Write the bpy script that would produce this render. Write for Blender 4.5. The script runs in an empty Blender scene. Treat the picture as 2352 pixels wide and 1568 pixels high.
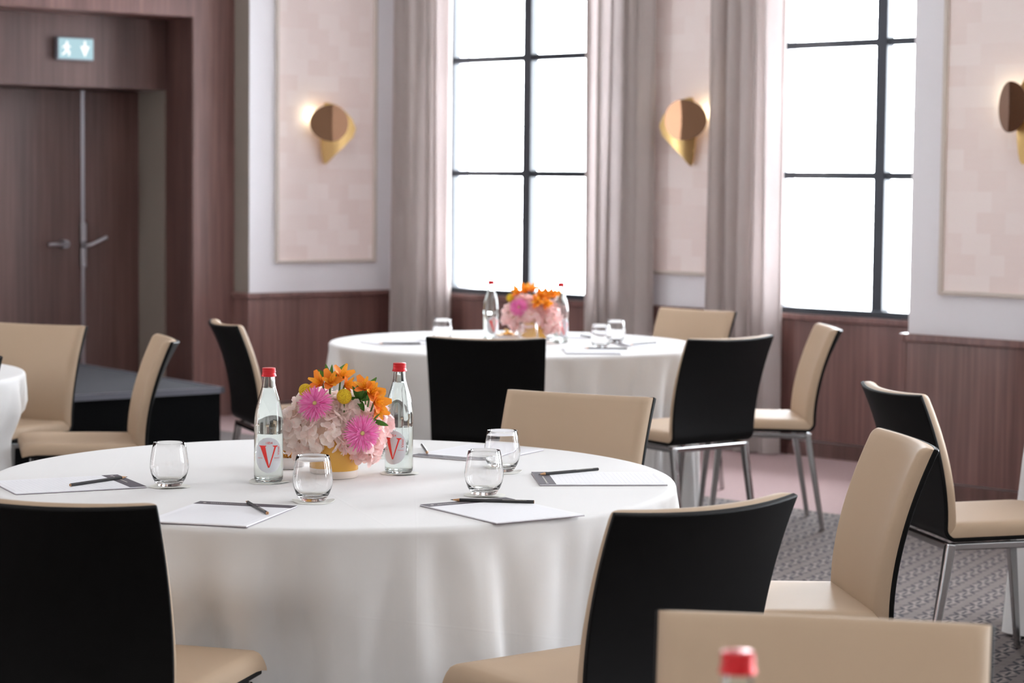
import bpy, math, random
from mathutils import Vector, Matrix, noise
rnd = random.Random(7)
scene = bpy.context.scene
COL = scene.collection
PI = math.pi
R_ = math.radians
cos, sin = math.cos, math.sin

# ------------------------------------------------------------------ mesh helpers
class MB:
    """collects vertices and faces of ONE mesh"""
    def __init__(s): s.v = []; s.f = []
    def add(s, vs, fs):
        b = len(s.v); s.v.extend([tuple(p) for p in vs]); s.f.extend([tuple(b + i for i in q) for q in fs])
    def box(s, lo, hi, fr=None):
        x0, y0, z0 = lo; x1, y1, z1 = hi
        vs = [(x, y, z) for z in (z0, z1) for y in (y0, y1) for x in (x0, x1)]
        if fr: vs = [fr(*p) for p in vs]
        s.add(vs, [(0, 2, 3, 1), (4, 5, 7, 6), (0, 1, 5, 4), (2, 6, 7, 3), (0, 4, 6, 2), (1, 3, 7, 5)])
    def lathe(s, prof, n=48, c=(0, 0, 0), closed=False, m=None):
        vs = []; fs = []
        k = len(prof)
        for i in range(n):
            a = 2 * PI * i / n
            for (r, z) in prof:
                p = Vector((r * cos(a), r * sin(a), z))
                if m is not None: p = m @ p
                vs.append((p.x + c[0], p.y + c[1], p.z + c[2]))
        for i in range(n):
            j = (i + 1) % n
            for q in range(k if closed else k - 1):
                w = (q + 1) % k
                if prof[q][0] < 1e-7 and prof[w][0] < 1e-7: continue
                fs.append((i * k + q, j * k + q, j * k + w, i * k + w))
        s.add(vs, fs)
    def tube(s, pts, rad, n=8):
        """round bar along points; rad number or list"""
        pts = [Vector(p) for p in pts]; vs = []; fs = []
        for i, p in enumerate(pts):
            d = (pts[min(i + 1, len(pts) - 1)] - pts[max(i - 1, 0)]).normalized()
            up = Vector((0, 0, 1)) if abs(d.z) < .9 else Vector((1, 0, 0))
            x = d.cross(up).normalized(); y = d.cross(x)
            r = rad[i] if isinstance(rad, (list, tuple)) else rad
            for k in range(n):
                a = 2 * PI * (k + .5) / n
                vs.append(p + x * (r * cos(a)) + y * (r * sin(a)))
        for i in range(len(pts) - 1):
            for k in range(n):
                fs.append((i * n + k, i * n + (k + 1) % n, (i + 1) * n + (k + 1) % n, (i + 1) * n + k))
        fs.append(tuple(range(n))); fs.append(tuple(range((len(pts) - 1) * n + n - 1, (len(pts) - 1) * n - 1, -1)))
        s.add(vs, fs)
    def grid(s, P, flip=False):
        """P[i][j] rows of points"""
        a = len(P); b = len(P[0]); fs = []
        for i in range(a - 1):
            for j in range(b - 1):
                q = (i * b + j, i * b + j + 1, (i + 1) * b + j + 1, (i + 1) * b + j)
                fs.append(q[::-1] if flip else q)
        s.add([p for r in P for p in r], fs)
    def slab(s, A, B):
        """closed solid between two point grids of equal size"""
        a = len(A); b = len(A[0]); n = a * b
        fs = []
        for i in range(a - 1):
            for j in range(b - 1):
                q = (i * b + j, i * b + j + 1, (i + 1) * b + j + 1, (i + 1) * b + j)
                fs.append(q); fs.append(tuple(n + k for k in q[::-1]))
        rim = [(0, j) for j in range(b)] + [(i, b - 1) for i in range(1, a)] + [(a - 1, j) for j in range(b - 2, -1, -1)] + [(i, 0) for i in range(a - 2, 0, -1)]
        idx = [i * b + j for i, j in rim]
        for k in range(len(idx)):
            p, q = idx[k], idx[(k + 1) % len(idx)]
            fs.append((q, p, n + p, n + q))
        s.add([p for r in A for p in r] + [p for r in B for p in r], fs)
    def build(s, name, mat, parent=None, smooth=False, bevel=0, seg=2, loc=None, angle=40, fix=True):
        me = bpy.data.meshes.new(name)
        me.from_pydata(s.v, [], s.f)
        if fix:
            import bmesh
            bm = bmesh.new(); bm.from_mesh(me)
            bmesh.ops.recalc_face_normals(bm, faces=bm.faces[:]); bm.to_mesh(me); bm.free()
        if mat: me.materials.append(mat)
        o = bpy.data.objects.new(name, me); COL.objects.link(o)
        if parent: o.parent = parent
        if loc: o.location = loc
        if smooth:
            for p in me.polygons: p.use_smooth = True
            if smooth != 'all':
                try: me.set_sharp_from_angle(angle=R_(angle))
                except Exception: pass
        if bevel:
            b = o.modifiers.new('b', 'BEVEL'); b.width = bevel; b.segments = seg; b.limit_method = 'ANGLE'; b.angle_limit = R_(50)
        return o

def empty(name, loc=(0, 0, 0), rz=0.0):
    o = bpy.data.objects.new(name, None); COL.objects.link(o)
    o.location = loc; o.rotation_euler = (0, 0, rz); o.empty_display_size = .05
    return o
def tag(o, label, cat, group=None):
    o['label'] = label; o['category'] = cat
    if group: o['group'] = group
    elif 'group' in o: del o['group']
    return o
def structure(o): o['kind'] = 'structure'; return o
def copy_tree(o, parent=None):
    c = o.copy(); COL.objects.link(c)
    if parent: c.parent = parent
    for ch in [x for x in KIDS(o)]: copy_tree(ch, c)
    return c
def KIDS(o): return [x for x in bpy.data.objects if x.parent == o]

# ------------------------------------------------------------------ materials
def srgb(r, g, b):
    f = lambda c: (c / 255 / 12.92) if c / 255 <= .04045 else ((c / 255 + .055) / 1.055) ** 2.4
    return (f(r), f(g), f(b), 1)
def mat(name, col, rough=.5, metal=0., **kw):
    m = bpy.data.materials.new(name); m.use_nodes = True
    p = m.node_tree.nodes['Principled BSDF']
    p.inputs['Base Color'].default_value = col; p.inputs['Roughness'].default_value = rough; p.inputs['Metallic'].default_value = metal
    for k, v in kw.items(): p.inputs[k.replace('_', ' ')].default_value = v
    return m
class NT:
    def __init__(s, m): s.m = m; s.t = m.node_tree; s.p = s.t.nodes['Principled BSDF']
    def n(s, typ, **kw):
        d = s.t.nodes.new(typ)
        for k, v in kw.items(): setattr(d, k, v)
        return d
    def l(s, a, b): s.t.links.new(a, b)
    def val(s, x, sock):
        if hasattr(x, 'links'): s.l(x, sock)
        else: sock.default_value = x
    def math(s, op, a, b=0., clamp=False):
        d = s.n('ShaderNodeMath', operation=op, use_clamp=clamp); s.val(a, d.inputs[0]); s.val(b, d.inputs[1]); return d.outputs[0]
    def dot(s, vec, c):
        d = s.n('ShaderNodeVectorMath', operation='DOT_PRODUCT'); s.l(vec, d.inputs[0]); d.inputs[1].default_value = c; return d.outputs['Value']
    def pos(s): return s.n('ShaderNodeNewGeometry').outputs['Position']
    def obj(s): return s.n('ShaderNodeTexCoord').outputs['Object']
    def mapping(s, vec, scale=(1, 1, 1), rot=(0, 0, 0), loc=(0, 0, 0)):
        d = s.n('ShaderNodeMapping'); s.l(vec, d.inputs[0]); d.inputs['Scale'].default_value = scale; d.inputs['Rotation'].default_value = rot; d.inputs['Location'].default_value = loc; return d.outputs[0]
    def noise(s, vec, scale, detail=3, rough=.5):
        d = s.n('ShaderNodeTexNoise'); s.l(vec, d.inputs['Vector']); d.inputs['Scale'].default_value = scale; d.inputs['Detail'].default_value = detail; d.inputs['Roughness'].default_value = rough; return d.outputs['Fac']
    def ramp(s, fac, stops):
        d = s.n('ShaderNodeValToRGB'); s.l(fac, d.inputs[0]); e = d.color_ramp.elements
        while len(e) < len(stops): e.new(.5)
        for k, (pz, c) in enumerate(stops): e[k].position = pz; e[k].color = c
        return d.outputs[0]
    def mix(s, fac, a, b):
        d = s.n('ShaderNodeMix', data_type='RGBA'); s.val(fac, d.inputs[0]); s.val(a, d.inputs[6]); s.val(b, d.inputs[7]); return d.outputs[2]
    def base(s, c): s.l(c, s.p.inputs['Base Color'])
    def bump(s, h, strength=.2, dist=.002):
        d = s.n('ShaderNodeBump'); s.l(h, d.inputs['Height']); d.inputs['Strength'].default_value = strength; d.inputs['Distance'].default_value = dist; s.l(d.outputs[0], s.p.inputs['Normal'])

def wood(name, dark, mid, light, rough=.42):
    m = mat(name, mid, rough); t = NT(m)
    v = t.pos()
    a = t.noise(t.mapping(v, (55, 55, 1.3)), 1.0, 5, .6)
    b = t.noise(t.mapping(v, (6, 6, .35)), 1.0, 3, .5)
    f = t.math('ADD', t.math('MULTIPLY', a, .55), t.math('MULTIPLY', b, .45))
    t.base(t.ramp(f, [(.33, dark), (.5, mid), (.68, light)]))
    t.bump(a, .08, .001); t.p.inputs['Coat Weight'].default_value = .25; t.p.inputs['Coat Roughness'].default_value = .3
    return m
M = {}
M['wood'] = wood('walnut_veneer', srgb(86, 57, 52), srgb(112, 78, 72), srgb(138, 102, 95), .38)
M['wood_door'] = wood('walnut_door', srgb(70, 46, 42), srgb(94, 65, 59), srgb(116, 83, 76), .45)
M['greige'] = mat('greige_paint_and_shade', srgb(136, 124, 114), .7)
M['white_wall'] = mat('pale_paint', srgb(238, 235, 238), .75)
M['ceiling'] = mat('ceiling_paint', srgb(240, 238, 236), .9)
M['rear_wall'] = mat('rear_paint', srgb(228, 224, 220), .9)

# room frame: corner point, window wall direction, door wall direction
C0 = Vector((-.806, 15.0)); aW = R_(44.5); bL = R_(38)
eW = Vector((cos(aW), -sin(aW))); nW = Vector((-sin(aW), -cos(aW)))
eL = Vector((-cos(bL), -sin(bL))); nL = Vector((sin(bL), -cos(bL)))
def FW(u, o, z): p = C0 + eW * u + nW * o; return (p.x, p.y, z)
def FL(v, o, z): p = C0 + eL * v + nL * o; return (p.x, p.y, z)

def wallpaper(name, e):
    m = mat(name, srgb(224, 200, 190), .8); t = NT(m); v = t.pos()
    u = t.dot(v, (e.x, e.y, 0)); z = t.dot(v, (0, 0, 1))
    c = t.n('ShaderNodeCombineXYZ'); t.l(u, c.inputs[0]); t.l(z, c.inputs[1])
    br = t.n('ShaderNodeTexBrick'); t.l(c.outputs[0], br.inputs['Vector'])
    br.inputs['Scale'].default_value = 1; br.inputs['Brick Width'].default_value = .16; br.inputs['Row Height'].default_value = .1; br.inputs['Mortar Size'].default_value = 0.0
    br.inputs['Color1'].default_value = srgb(251, 236, 231); br.inputs['Color2'].default_value = srgb(242, 220, 213); br.inputs['Mortar'].default_value = srgb(215, 190, 178)
    br.inputs['Bias'].default_value = -.2
    s = t.noise(t.mapping(c.outputs[0], (8, 70, 1)), 1, 4, .6)
    t.base(t.mix(t.math('MULTIPLY', s, .5), br.outputs['Color'], srgb(250, 238, 232)))
    t.bump(s, .12, .002)
    return m
M['paperW'] = wallpaper('pink_wallcovering_a', eW)
M['paperL'] = wallpaper('pink_wallcovering_b', eL)
M['mould'] = mat('moulding_paint', srgb(206, 194, 184), .5)
M['frame'] = mat('window_frame_dark', srgb(38, 42, 50), .4)

# carpet: plain border along the window wall, bow-tie chains elsewhere
m = mat('carpet', srgb(150, 135, 132), 1.0); t = NT(m); v = t.pos()
off = t.math('SUBTRACT', t.dot(v, (nW.x, nW.y, 0)), nW.dot(C0))
aC = R_(63); e1 = (cos(aC), sin(aC), 0); e2 = (-sin(aC), cos(aC), 0)
ty = t.math('DIVIDE', t.dot(v, e2), .10); row = t.math('FLOOR', ty)
sx = t.math('ADD', t.math('DIVIDE', t.dot(v, e1), .1035), t.math('MULTIPLY', row, .5))
ap = t.math('ABSOLUTE', t.math('SUBTRACT', t.math('FRACT', sx), .5))
aq = t.math('ABSOLUTE', t.math('SUBTRACT', t.math('FRACT', ty), .5))
wedge = t.math('MULTIPLY', t.math('MULTIPLY', t.math('LESS_THAN', ap, t.math('MULTIPLY', aq, 1.3)), t.math('LESS_THAN', aq, .33)), t.math('GREATER_THAN', ap, t.math('SUBTRACT', t.math('MULTIPLY', aq, 1.1), .16)))
link = t.math('MULTIPLY', t.math('LESS_THAN', aq, .05), t.math('GREATER_THAN', ap, .22))
dark = t.math('MAXIMUM', wedge, link)
light = t.math('MULTIPLY', t.math('MULTIPLY', t.math('GREATER_THAN', ap, t.math('MULTIPLY', aq, 1.9)), t.math('LESS_THAN', aq, .2)), t.math('MULTIPLY', t.math('LESS_THAN', ap, .44), t.math('GREATER_THAN', ap, .08)))
n1 = t.noise(t.mapping(v, (25, 160, 1), (0, 0, R_(20))), 1, 3, .6)
n2 = t.noise(v, 320, 2, .5)
ground = t.ramp(n1, [(.3, srgb(92, 83, 81)), (.7, srgb(124, 113, 110))])
c1 = t.mix(t.math('MULTIPLY', light, .45), ground, srgb(160, 148, 143))
c1 = t.mix(t.math('MULTIPLY', dark, t.math('ADD', .75, t.math('MULTIPLY', n2, .3))), c1, srgb(34, 36, 42))
plain = t.ramp(t.noise(v, 90, 3, .6), [(.3, srgb(150, 125, 125)), (.7, srgb(170, 144, 143))])
t.base(t.mix(t.math('LESS_THAN', off, 1.71), c1, plain)); t.bump(n2, .3, .003)
M['carpet'] = m

# table linen
m = mat('white_linen', srgb(232, 231, 230), .85); t = NT(m)
m.node_tree.nodes['Principled BSDF'].inputs['Sheen Weight'].default_value = .05; t.p.inputs['Specular IOR Level'].default_value = .2
v = t.obj()
wv = t.noise(t.mapping(v, (700, 700, 700)), 1, 1, .5); big = t.noise(v, 9, 4, .6)
hh = t.math('ADD', t.math('MULTIPLY', wv, .02), big)
for cx_, cy_, cz_, cd_ in ((.70, .05, .70, .12), (-.62, -.2, .75, .62), (.1, .2, 1, .40), (1, .05, 0, .21), (.06, 1, 0, .33), (-.06, -1, 0, .28), (.5, -.3, .8, .62)):
    ln = t.math('SUBTRACT', 1, t.math('DIVIDE', t.math('ABSOLUTE', t.math('SUBTRACT', t.dot(v, (cx_, cy_, cz_)), cd_)), .004), True)
    hh = t.math('ADD', hh, t.math('MULTIPLY', ln, .16))
t.bump(hh, .25, .004)
M['linen'] = m
# chair leather
m = mat('beige_leather', srgb(186, 160, 132), .55, Specular_IOR_Level=.2); t = NT(m); v = t.obj()
g = t.noise(v, 420, 2, .6); t.bump(t.math('ADD', g, t.math('MULTIPLY', t.noise(v, 14, 2, .5), 1.5)), .12, .0015)
t.base(t.mix(t.noise(v, 3, 2, .5), srgb(181, 157, 132), srgb(189, 166, 142)))
M['beige'] = m
m = mat('black_leather', srgb(10, 9, 9), .55); t = NT(m); t.bump(t.noise(t.obj(), 500, 2, .6), .1, .001); m.node_tree.nodes['Principled BSDF'].inputs['Specular IOR Level'].default_value = .16; M['black'] = m
M['chrome'] = mat('chrome', (.5, .5, .5, 1), .14, 1.0)
M['stage_top'] = mat('stage_carpet_top', srgb(50, 50, 56), .95); t = NT(M['stage_top']); t.bump(t.noise(t.pos(), 400, 2, .6), .3, .003)
M['stage_skirt'] = mat('stage_black_skirt', srgb(6, 6, 7), .95, Specular_IOR_Level=.1)
# curtains
m = mat('curtain_linen', srgb(178, 167, 157), .9); t = NT(m); v = t.pos()
cn = t.noise(t.mapping(v, (260, 260, 22)), 1, 3, .6)
t.base(t.mix(cn, srgb(192, 180, 174), srgb(218, 208, 202))); t.bump(cn, .2, .002)
tr = t.n('ShaderNodeBsdfTranslucent'); tr.inputs[0].default_value = srgb(226, 220, 220)
mx = t.n('ShaderNodeMixShader'); mx.inputs[0].default_value = .45
o_ = m.node_tree.nodes['Material Output']; t.l(t.p.outputs[0], mx.inputs[1]); t.l(tr.outputs[0], mx.inputs[2]); t.l(mx.outputs[0], o_.inputs[0])
M['curtain'] = m
M['brass'] = mat('brushed_brass', srgb(218, 184, 124), .36, 1.0)
M['bronze'] = mat('dark_bronze', srgb(132, 100, 78), .26, 1.0)
M['steel'] = mat('satin_steel', srgb(176, 174, 178), .3, 1.0)
def emit(name, col, s):
    m = bpy.data.materials.new(name); m.use_nodes = True; n = m.node_tree.nodes; n.clear()
    e = n.new('ShaderNodeEmission'); e.inputs[0].default_value = col; e.inputs[1].default_value = s
    o = n.new('ShaderNodeOutputMaterial'); m.node_tree.links.new(e.outputs[0], o.inputs[0]); return m
M['bulb'] = emit('warm_bulb', (1, .85, .6, 1), 12)
M['sign'] = emit('sign_glow', (.58, .84, .92, 1), 1.0)
M['sign_white'] = emit('sign_white', (1, 1, 1, 1), 1.6)
M['sign_case'] = mat('sign_casing', srgb(150, 155, 165), .4)
M['lamp'] = emit('ceiling_lamp', (1, .9, .78, 1), 18)
# glass
M['glass'] = mat('clear_glass', (1, 1, 1, 1), 0.0, Transmission_Weight=1.0, IOR=1.47)
M['bottle_glass'] = mat('bottle_glass', (.945, .985, .965, 1), 0.0, Transmission_Weight=1.0, IOR=1.47)
M['water'] = mat('water', (1, 1, 1, 1), 0.0, Transmission_Weight=1.0, IOR=1.33)
m = bpy.data.materials.new('window_glass'); m.use_nodes = True; nn = m.node_tree.nodes; nn.clear()
tb = nn.new('ShaderNodeBsdfTransparent'); gl = nn.new('ShaderNodeBsdfGlossy'); gl.inputs['Roughness'].default_value = .02
fr = nn.new('ShaderNodeFresnel'); fr.inputs[0].default_value = 1.25; mx = nn.new('ShaderNodeMixShader'); oo = nn.new('ShaderNodeOutputMaterial')
lk = m.node_tree.links; lk.new(fr.outputs[0], mx.inputs[0]); lk.new(tb.outputs[0], mx.inputs[1]); lk.new(gl.outputs[0], mx.inputs[2]); lk.new(mx.outputs[0], oo.inputs[0])
M['pane'] = m
M['red_cap'] = mat('red_metal_cap', srgb(196, 22, 30), .3, .35)
M['label'] = mat('silver_label', srgb(214, 216, 221), .45, .1)
M['red_ink'] = mat('red_ink', srgb(226, 48, 40), .5)
M['paper'] = mat('paper', srgb(240, 240, 244), .8)
M['coaster'] = mat('coaster_paper', srgb(238, 237, 230), .9)
M['charcoal_print'] = mat('charcoal_print', srgb(80, 72, 80), .7)
M['backing'] = mat('grey_board', srgb(150, 140, 152), .8)
M['rule_ink'] = mat('rule_ink', srgb(233, 233, 237), .8)
M['pale_ink'] = mat('pale_ink', srgb(205, 200, 190), .6)
M['pencil'] = mat('pencil_lacquer', srgb(34, 33, 35), .35)
M['raw_wood'] = mat('pencil_wood', srgb(196, 150, 108), .7)
M['graphite'] = mat('graphite', srgb(45, 42, 42), .4)
M['vase'] = mat('mustard_glaze', srgb(222, 168, 72), .22)
M['vase_base'] = mat('unglazed_base', srgb(226, 214, 204), .6)
M['dish'] = mat('white_porcelain', srgb(232, 230, 232), .25)
M['gold'] = mat('gold_foil', srgb(222, 178, 104), .22, 1.0)
M['table_wood'] = mat('table_ply', srgb(150, 120, 90), .6)
def petal(name, cols, trans=.25, rough=.6):
    m = mat(name, cols[1], rough); t = NT(m)
    g = t.n('ShaderNodeNewGeometry')
    c = t.ramp(g.outputs['Random Per Island'], [(i / (len(cols) - 1), k) for i, k in enumerate(cols)])
    t.base(c)
    tr = t.n('ShaderNodeBsdfTranslucent'); t.l(c, tr.inputs[0])
    mx = t.n('ShaderNodeMixShader'); mx.inputs[0].default_value = trans
    o = m.node_tree.nodes['Material Output']; t.l(t.p.outputs[0], mx.inputs[1]); t.l(tr.outputs[0], mx.inputs[2]); t.l(mx.outputs[0], o.inputs[0])
    return m
M['hyd'] = petal('hydrangea_petals', [srgb(253, 243, 238), srgb(255, 248, 243), srgb(253, 237, 232), srgb(255, 250, 242)], .55)
M['hydp'] = petal('hydrangea_petals_pinker', [srgb(253, 226, 225), srgb(254, 235, 232), srgb(252, 220, 219), srgb(254, 240, 235)], .55)
M['ger'] = petal('gerbera_petals', [srgb(240, 122, 190), srgb(246, 154, 208), srgb(232, 98, 174)], .35)
M['ger_c'] = mat('gerbera_centre', srgb(206, 190, 120), .8)
M['alst'] = petal('alstroemeria_petals', [srgb(240, 140, 50), srgb(246, 158, 62), srgb(234, 124, 44), srgb(250, 172, 40)], .25)
M['alst_c'] = mat('alstroemeria_throat', srgb(250, 190, 40), .6)
m = mat('craspedia_yellow', srgb(224, 190, 20), .8); t = NT(m)
vo = t.n('ShaderNodeTexVoronoi'); t.l(t.obj(), vo.inputs['Vector']); vo.inputs['Scale'].default_value = 480
t.base(t.ramp(vo.outputs['Distance'], [(.0, srgb(244, 216, 40)), (.7, srgb(190, 150, 10))])); t.bump(vo.outputs['Distance'], -.8, .002); M['cras'] = m
M['leaf'] = petal('leaf_green', [srgb(58, 104, 40), srgb(78, 128, 52), srgb(48, 88, 40)], .2, .45)
M['stem'] = mat('stem_green', srgb(90, 120, 60), .6)

# ------------------------------------------------------------------ room shell
CEIL = 3.45; UEND = 16.5; VEND = 13.0
def S(name, mb, m, **k): return structure(mb.build(name, m, **k))
fl = MB(); fl.box((-1.2, -1.2, -.05), (UEND + .3, 15.5, 0), lambda a, b, z: (FW(a, b, z)));  S('floor', fl, M['carpet'])
ce = MB(); ce.box((-1.2, -1.2, CEIL), (UEND + .3, 15.5, CEIL + .1), FW); S('ceiling', ce, M['ceiling'])
# window wall: holes for two windows in the alcove, then the pier with further windows
RA = .80
Z0, Z1 = .80, 3.10
def wall_strip(mb, fr, u0, u1, o0, o1, holes, zb=0, zt=CEIL):
    x = u0
    for (h0, h1) in holes:
        mb.box((x, o0, zb), (h0, o1, zt), fr); mb.box((h0, o0, zb), (h1, o1, Z0), fr); mb.box((h0, o0, Z1), (h1, o1, zt), fr); x = h1
    mb.box((x, o0, zb), (u1, o1, zt), fr)
PIER = 4.79; PO = .95
wins = [(.42, 2.06), (3.12, 4.72)]
ww = MB(); wall_strip(ww, FW, -.3, PIER + .1, -.3, 0, wins); S('wall_window', ww, M['white_wall'])
wins2 = [(6.75, 8.7), (9.9, 11.9), (13.0, 15.0)]
wp = MB(); wall_strip(wp, FW, PIER, UEND, PO - .3, PO, wins2); wp.box((PIER, -.3, 0), (PIER + .3, PO - .3, CEIL), FW); S('wall_pier', wp, M['white_wall'])
# door wall: pale projecting panel, then walnut portal with a deep doorway
PV = 1.115; PF = -.18; JO = -.53; DO = -.88; JV = 1.395
wl = MB(); wl.box((-.3, -.3, 0), (PV, 0, CEIL), FL); S('wall_door', wl, M['white_wall'])
rt = MB(); rt.box((PV, PF, RA), (PV + .004, -.004, CEIL), FL); S('trim_1', rt, M['greige'])  # white wall's return turned from the windows, its shade put in as greige
po = MB()
po.box((PV, -1.0, 0), (1.418, PF, CEIL), FL)            # face beside the doorway
po.box((1.418, -1.0, 2.545), (4.3, PF, CEIL), FL)        # header
po.box((4.3, -1.0, 0), (VEND, PF, CEIL), FL)
S('wall_portal', po, M['wood'])
ji = MB(); ji.box((1.398, JO, 0), (1.424, PF - .002, 2.545), FL); S('trim_2', ji, M['wood_door'])
hp = MB(); hp.box((1.40, JO - .3, 2.095), (4.3, JO, 2.56), FL); S('trim_3', hp, M['wood_door'])
gr = MB(); gr.box((1.33, DO - .02, 0), (1.43, JO - .003, 2.097), FL); S('trim_4', gr, M['greige'])
bk = MB(); bk.box((1.3, -1.2, 0), (4.4, -1.0, 3.0), FL); S('wall_behind_door', bk, M['greige'])
# door leaves
LV = 1.842
def leaf(n, v0, v1):
    b = MB(); b.box((v0, DO - .05, .005), (v1, DO, 2.09), FL); return S(n, b, M['wood_door'], bevel=.003)
d1 = leaf('door_1', 1.385, LV - .006); d2 = leaf('door_2', LV + .006, LV + .98); leaf('door_3', LV + .99, 4.3)
st = MB(); st.box((LV - .014, DO - .01, .01), (LV + .010, DO + .006, 2.088), FL); st.build('edge_strip', M['steel'], d1)
pl = MB()
for (za, zb) in ((1.105, 1.235), (.945, 1.075)): pl.box((LV - .018, DO + .006, za), (LV + .022, DO + .03, zb), FL)
pl.build('latch_plate', M['steel'], d1, bevel=.008, seg=3)
hd = MB(); hd.tube([FL(LV - .005, DO + .005, 1.085), FL(LV - .005, DO + .05, 1.085), FL(LV - .03, DO + .06, 1.092), FL(LV - .145, DO + .06, 1.14)], .013, 10); hd.build('door_handle', M['steel'], d1, smooth=True)
hd = MB(); hd.tube([FL(1.985, DO, 1.098), FL(1.985, DO + .055, 1.098)], .026, 16); hd.tube([FL(1.975, DO + .055, 1.098), FL(2.0, DO + .06, 1.098), FL(2.11, DO + .06, 1.094)], .0125, 10); hd.build('door_handle', M['steel'], d2, smooth=True)
# enclosing walls behind the viewpoint
ob = MB(); ob.box((-1.2, 12.8, 0), (UEND + .3, 13.1, CEIL), FW); S('wall_rear', ob, M['rear_wall'])
ob = MB(); ob.box((UEND, -1.2, 0), (UEND + .3, 13.1, CEIL), FW); S('wall_far_end', ob, M['rear_wall'])
ob = MB(); ob.box((4.3, -1.2, 0), (VEND + 1, -1.0, CEIL), FL); S('wall_beyond', ob, M['rear_wall'])

# wainscot, dado rail, skirting
tn = [5]
def trim(boxes, fr, m, bevel=.004):
    b = MB()
    for (a, c) in boxes: b.box(a, c, fr)
    o = S('trim_%d' % tn[0], b, m, bevel=bevel); tn[0] += 1; return o
trim([((-.02, 0, .09), (PIER, .014, .765))], FW, M['wood'])
trim([((-.02, 0, .765), (PIER, .034, RA))], FW, M['wood'], .006)
trim([((PIER - .014, PO - .95, .09), (PIER, PO + .014, .765)), ((PIER, PO, .09), (UEND, PO + .014, .765))], FW, M['wood'])
trim([((PIER - .034, PO - .9, .765), (PIER, PO + .034, RA + .003)), ((PIER, PO, .765), (UEND, PO + .034, RA + .003))], FW, M['wood'], .006)
trim([((0, 0, .09), (PV + .014, .014, .765)), ((PV, PF, .09), (PV + .014, .013, .765))], FL, M['wood'])
trim([((-.0, 0, .765), (PV + .034, .034, RA)), ((PV, PF, .765), (PV + .034, .03, RA))], FL, M['wood'], .006)
def skirt(n, boxes, fr):
    b = MB()
    for (a, c) in boxes: b.box(a, c, fr)
    S('baseboard_' + n, b, M['wood_door'], bevel=.003)
skirt('window', [((0, 0, 0), (PIER, .022, .085))], FW)
skirt('pier', [((PIER - .022, 0, 0), (PIER, PO + .022, .085)), ((PIER, PO, 0), (UEND, PO + .022, .085))], FW)
skirt('door', [((0, 0, 0), (PV + .022, .022, .085))], FL)
# framed wallcovering panels
def panel(fr, a0, a1, z0, z1, o, m):
    b = MB(); b.box((a0, o, z0), (a1, o + .006, z1), fr); S('trim_%d' % tn[0], b, m); tn[0] += 1
    w = .022; b = MB()
    for (x0, x1, y0, y1) in ((a0 - w, a0, z0 - w, z1 + w), (a1, a1 + w, z0 - w, z1 + w), (a0, a1, z0 - w, z0), (a0, a1, z1, z1 + w)):
        b.box((x0, o, y0), (x1, o + .024, y1), fr)
    S('trim_%d' % tn[0], b, M['mould'], bevel=.006); tn[0] += 1
panel(FL, .165, .905, 1.008, 3.2, 0, M['paperL'])
panel(FW, 2.17, 2.98, 1.008, 3.2, 0, M['paperW'])
panel(FW, 4.99, 6.35, 1.022, 3.2, PO, M['paperW'])
# windows
def window(n, u0, u1, o, mulls):
    f = MB()
    f.box((u0, o - .17, Z0), (u1, o - .002 if o < .5 else o - .05, Z0 + .036), FW)
    f.box((u0, o - .17, Z1 - .04), (u1, o - .1, Z1), FW)
    f.box((u0, o - .17, Z0), (u0 + .045, o - .1, Z1), FW); f.box((u1 - .045, o - .17, Z0), (u1, o - .1, Z1), FW)
    root = S('window_%d' % n, f, M['frame'], bevel=.003)
    for mu in mulls:
        b = MB(); b.box((mu - .036, o - .16, Z0 + .03), (mu + .036, o - .09, Z1 - .03), FW); b.build('mullion', M['frame'], root, bevel=.004)
    xs = [u0 + .045] + list(mulls) + [u1 - .045]
    for z in (1.578, 2.312):
        b = MB()
        for i in range(len(xs) - 1):
            b.box((xs[i] + (.036 if i else 0), o - .15, z - .02), (xs[i + 1] - (.036 if i < len(xs) - 2 else 0), o - .1, z + .02), FW)
        b.build('glazing_bar', M['frame'], root, bevel=.003)
    g = MB(); g.box((u0 + .02, o - .135, Z0 + .02), (u1 - .02, o - .127, Z1 - .02), FW); g.build('window_pane', M['pane'], root)
    # sky light portal in the opening
    ld = bpy.data.lights.new('sky_portal', 'AREA'); ld.shape = 'RECTANGLE'; ld.size = u1 - u0; ld.size_y = Z1 - Z0
    lo = bpy.data.objects.new('sky_portal', ld); COL.objects.link(lo); lo.location = FW((u0 + u1) / 2, o - .2, (Z0 + Z1) / 2)
    d = Vector((nW.x, nW.y, 0)); lo.rotation_euler = d.to_track_quat('-Z', 'Z').to_euler(); ld.cycles.is_portal = True
window(1, wins[0][0], wins[0][1], 0, [1.15]); window(2, wins[1][0], wins[1][1], 0, [3.86])
for k, (a, b) in enumerate(wins2): window(3 + k, a, b, PO, [(a + b) / 2])

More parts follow.
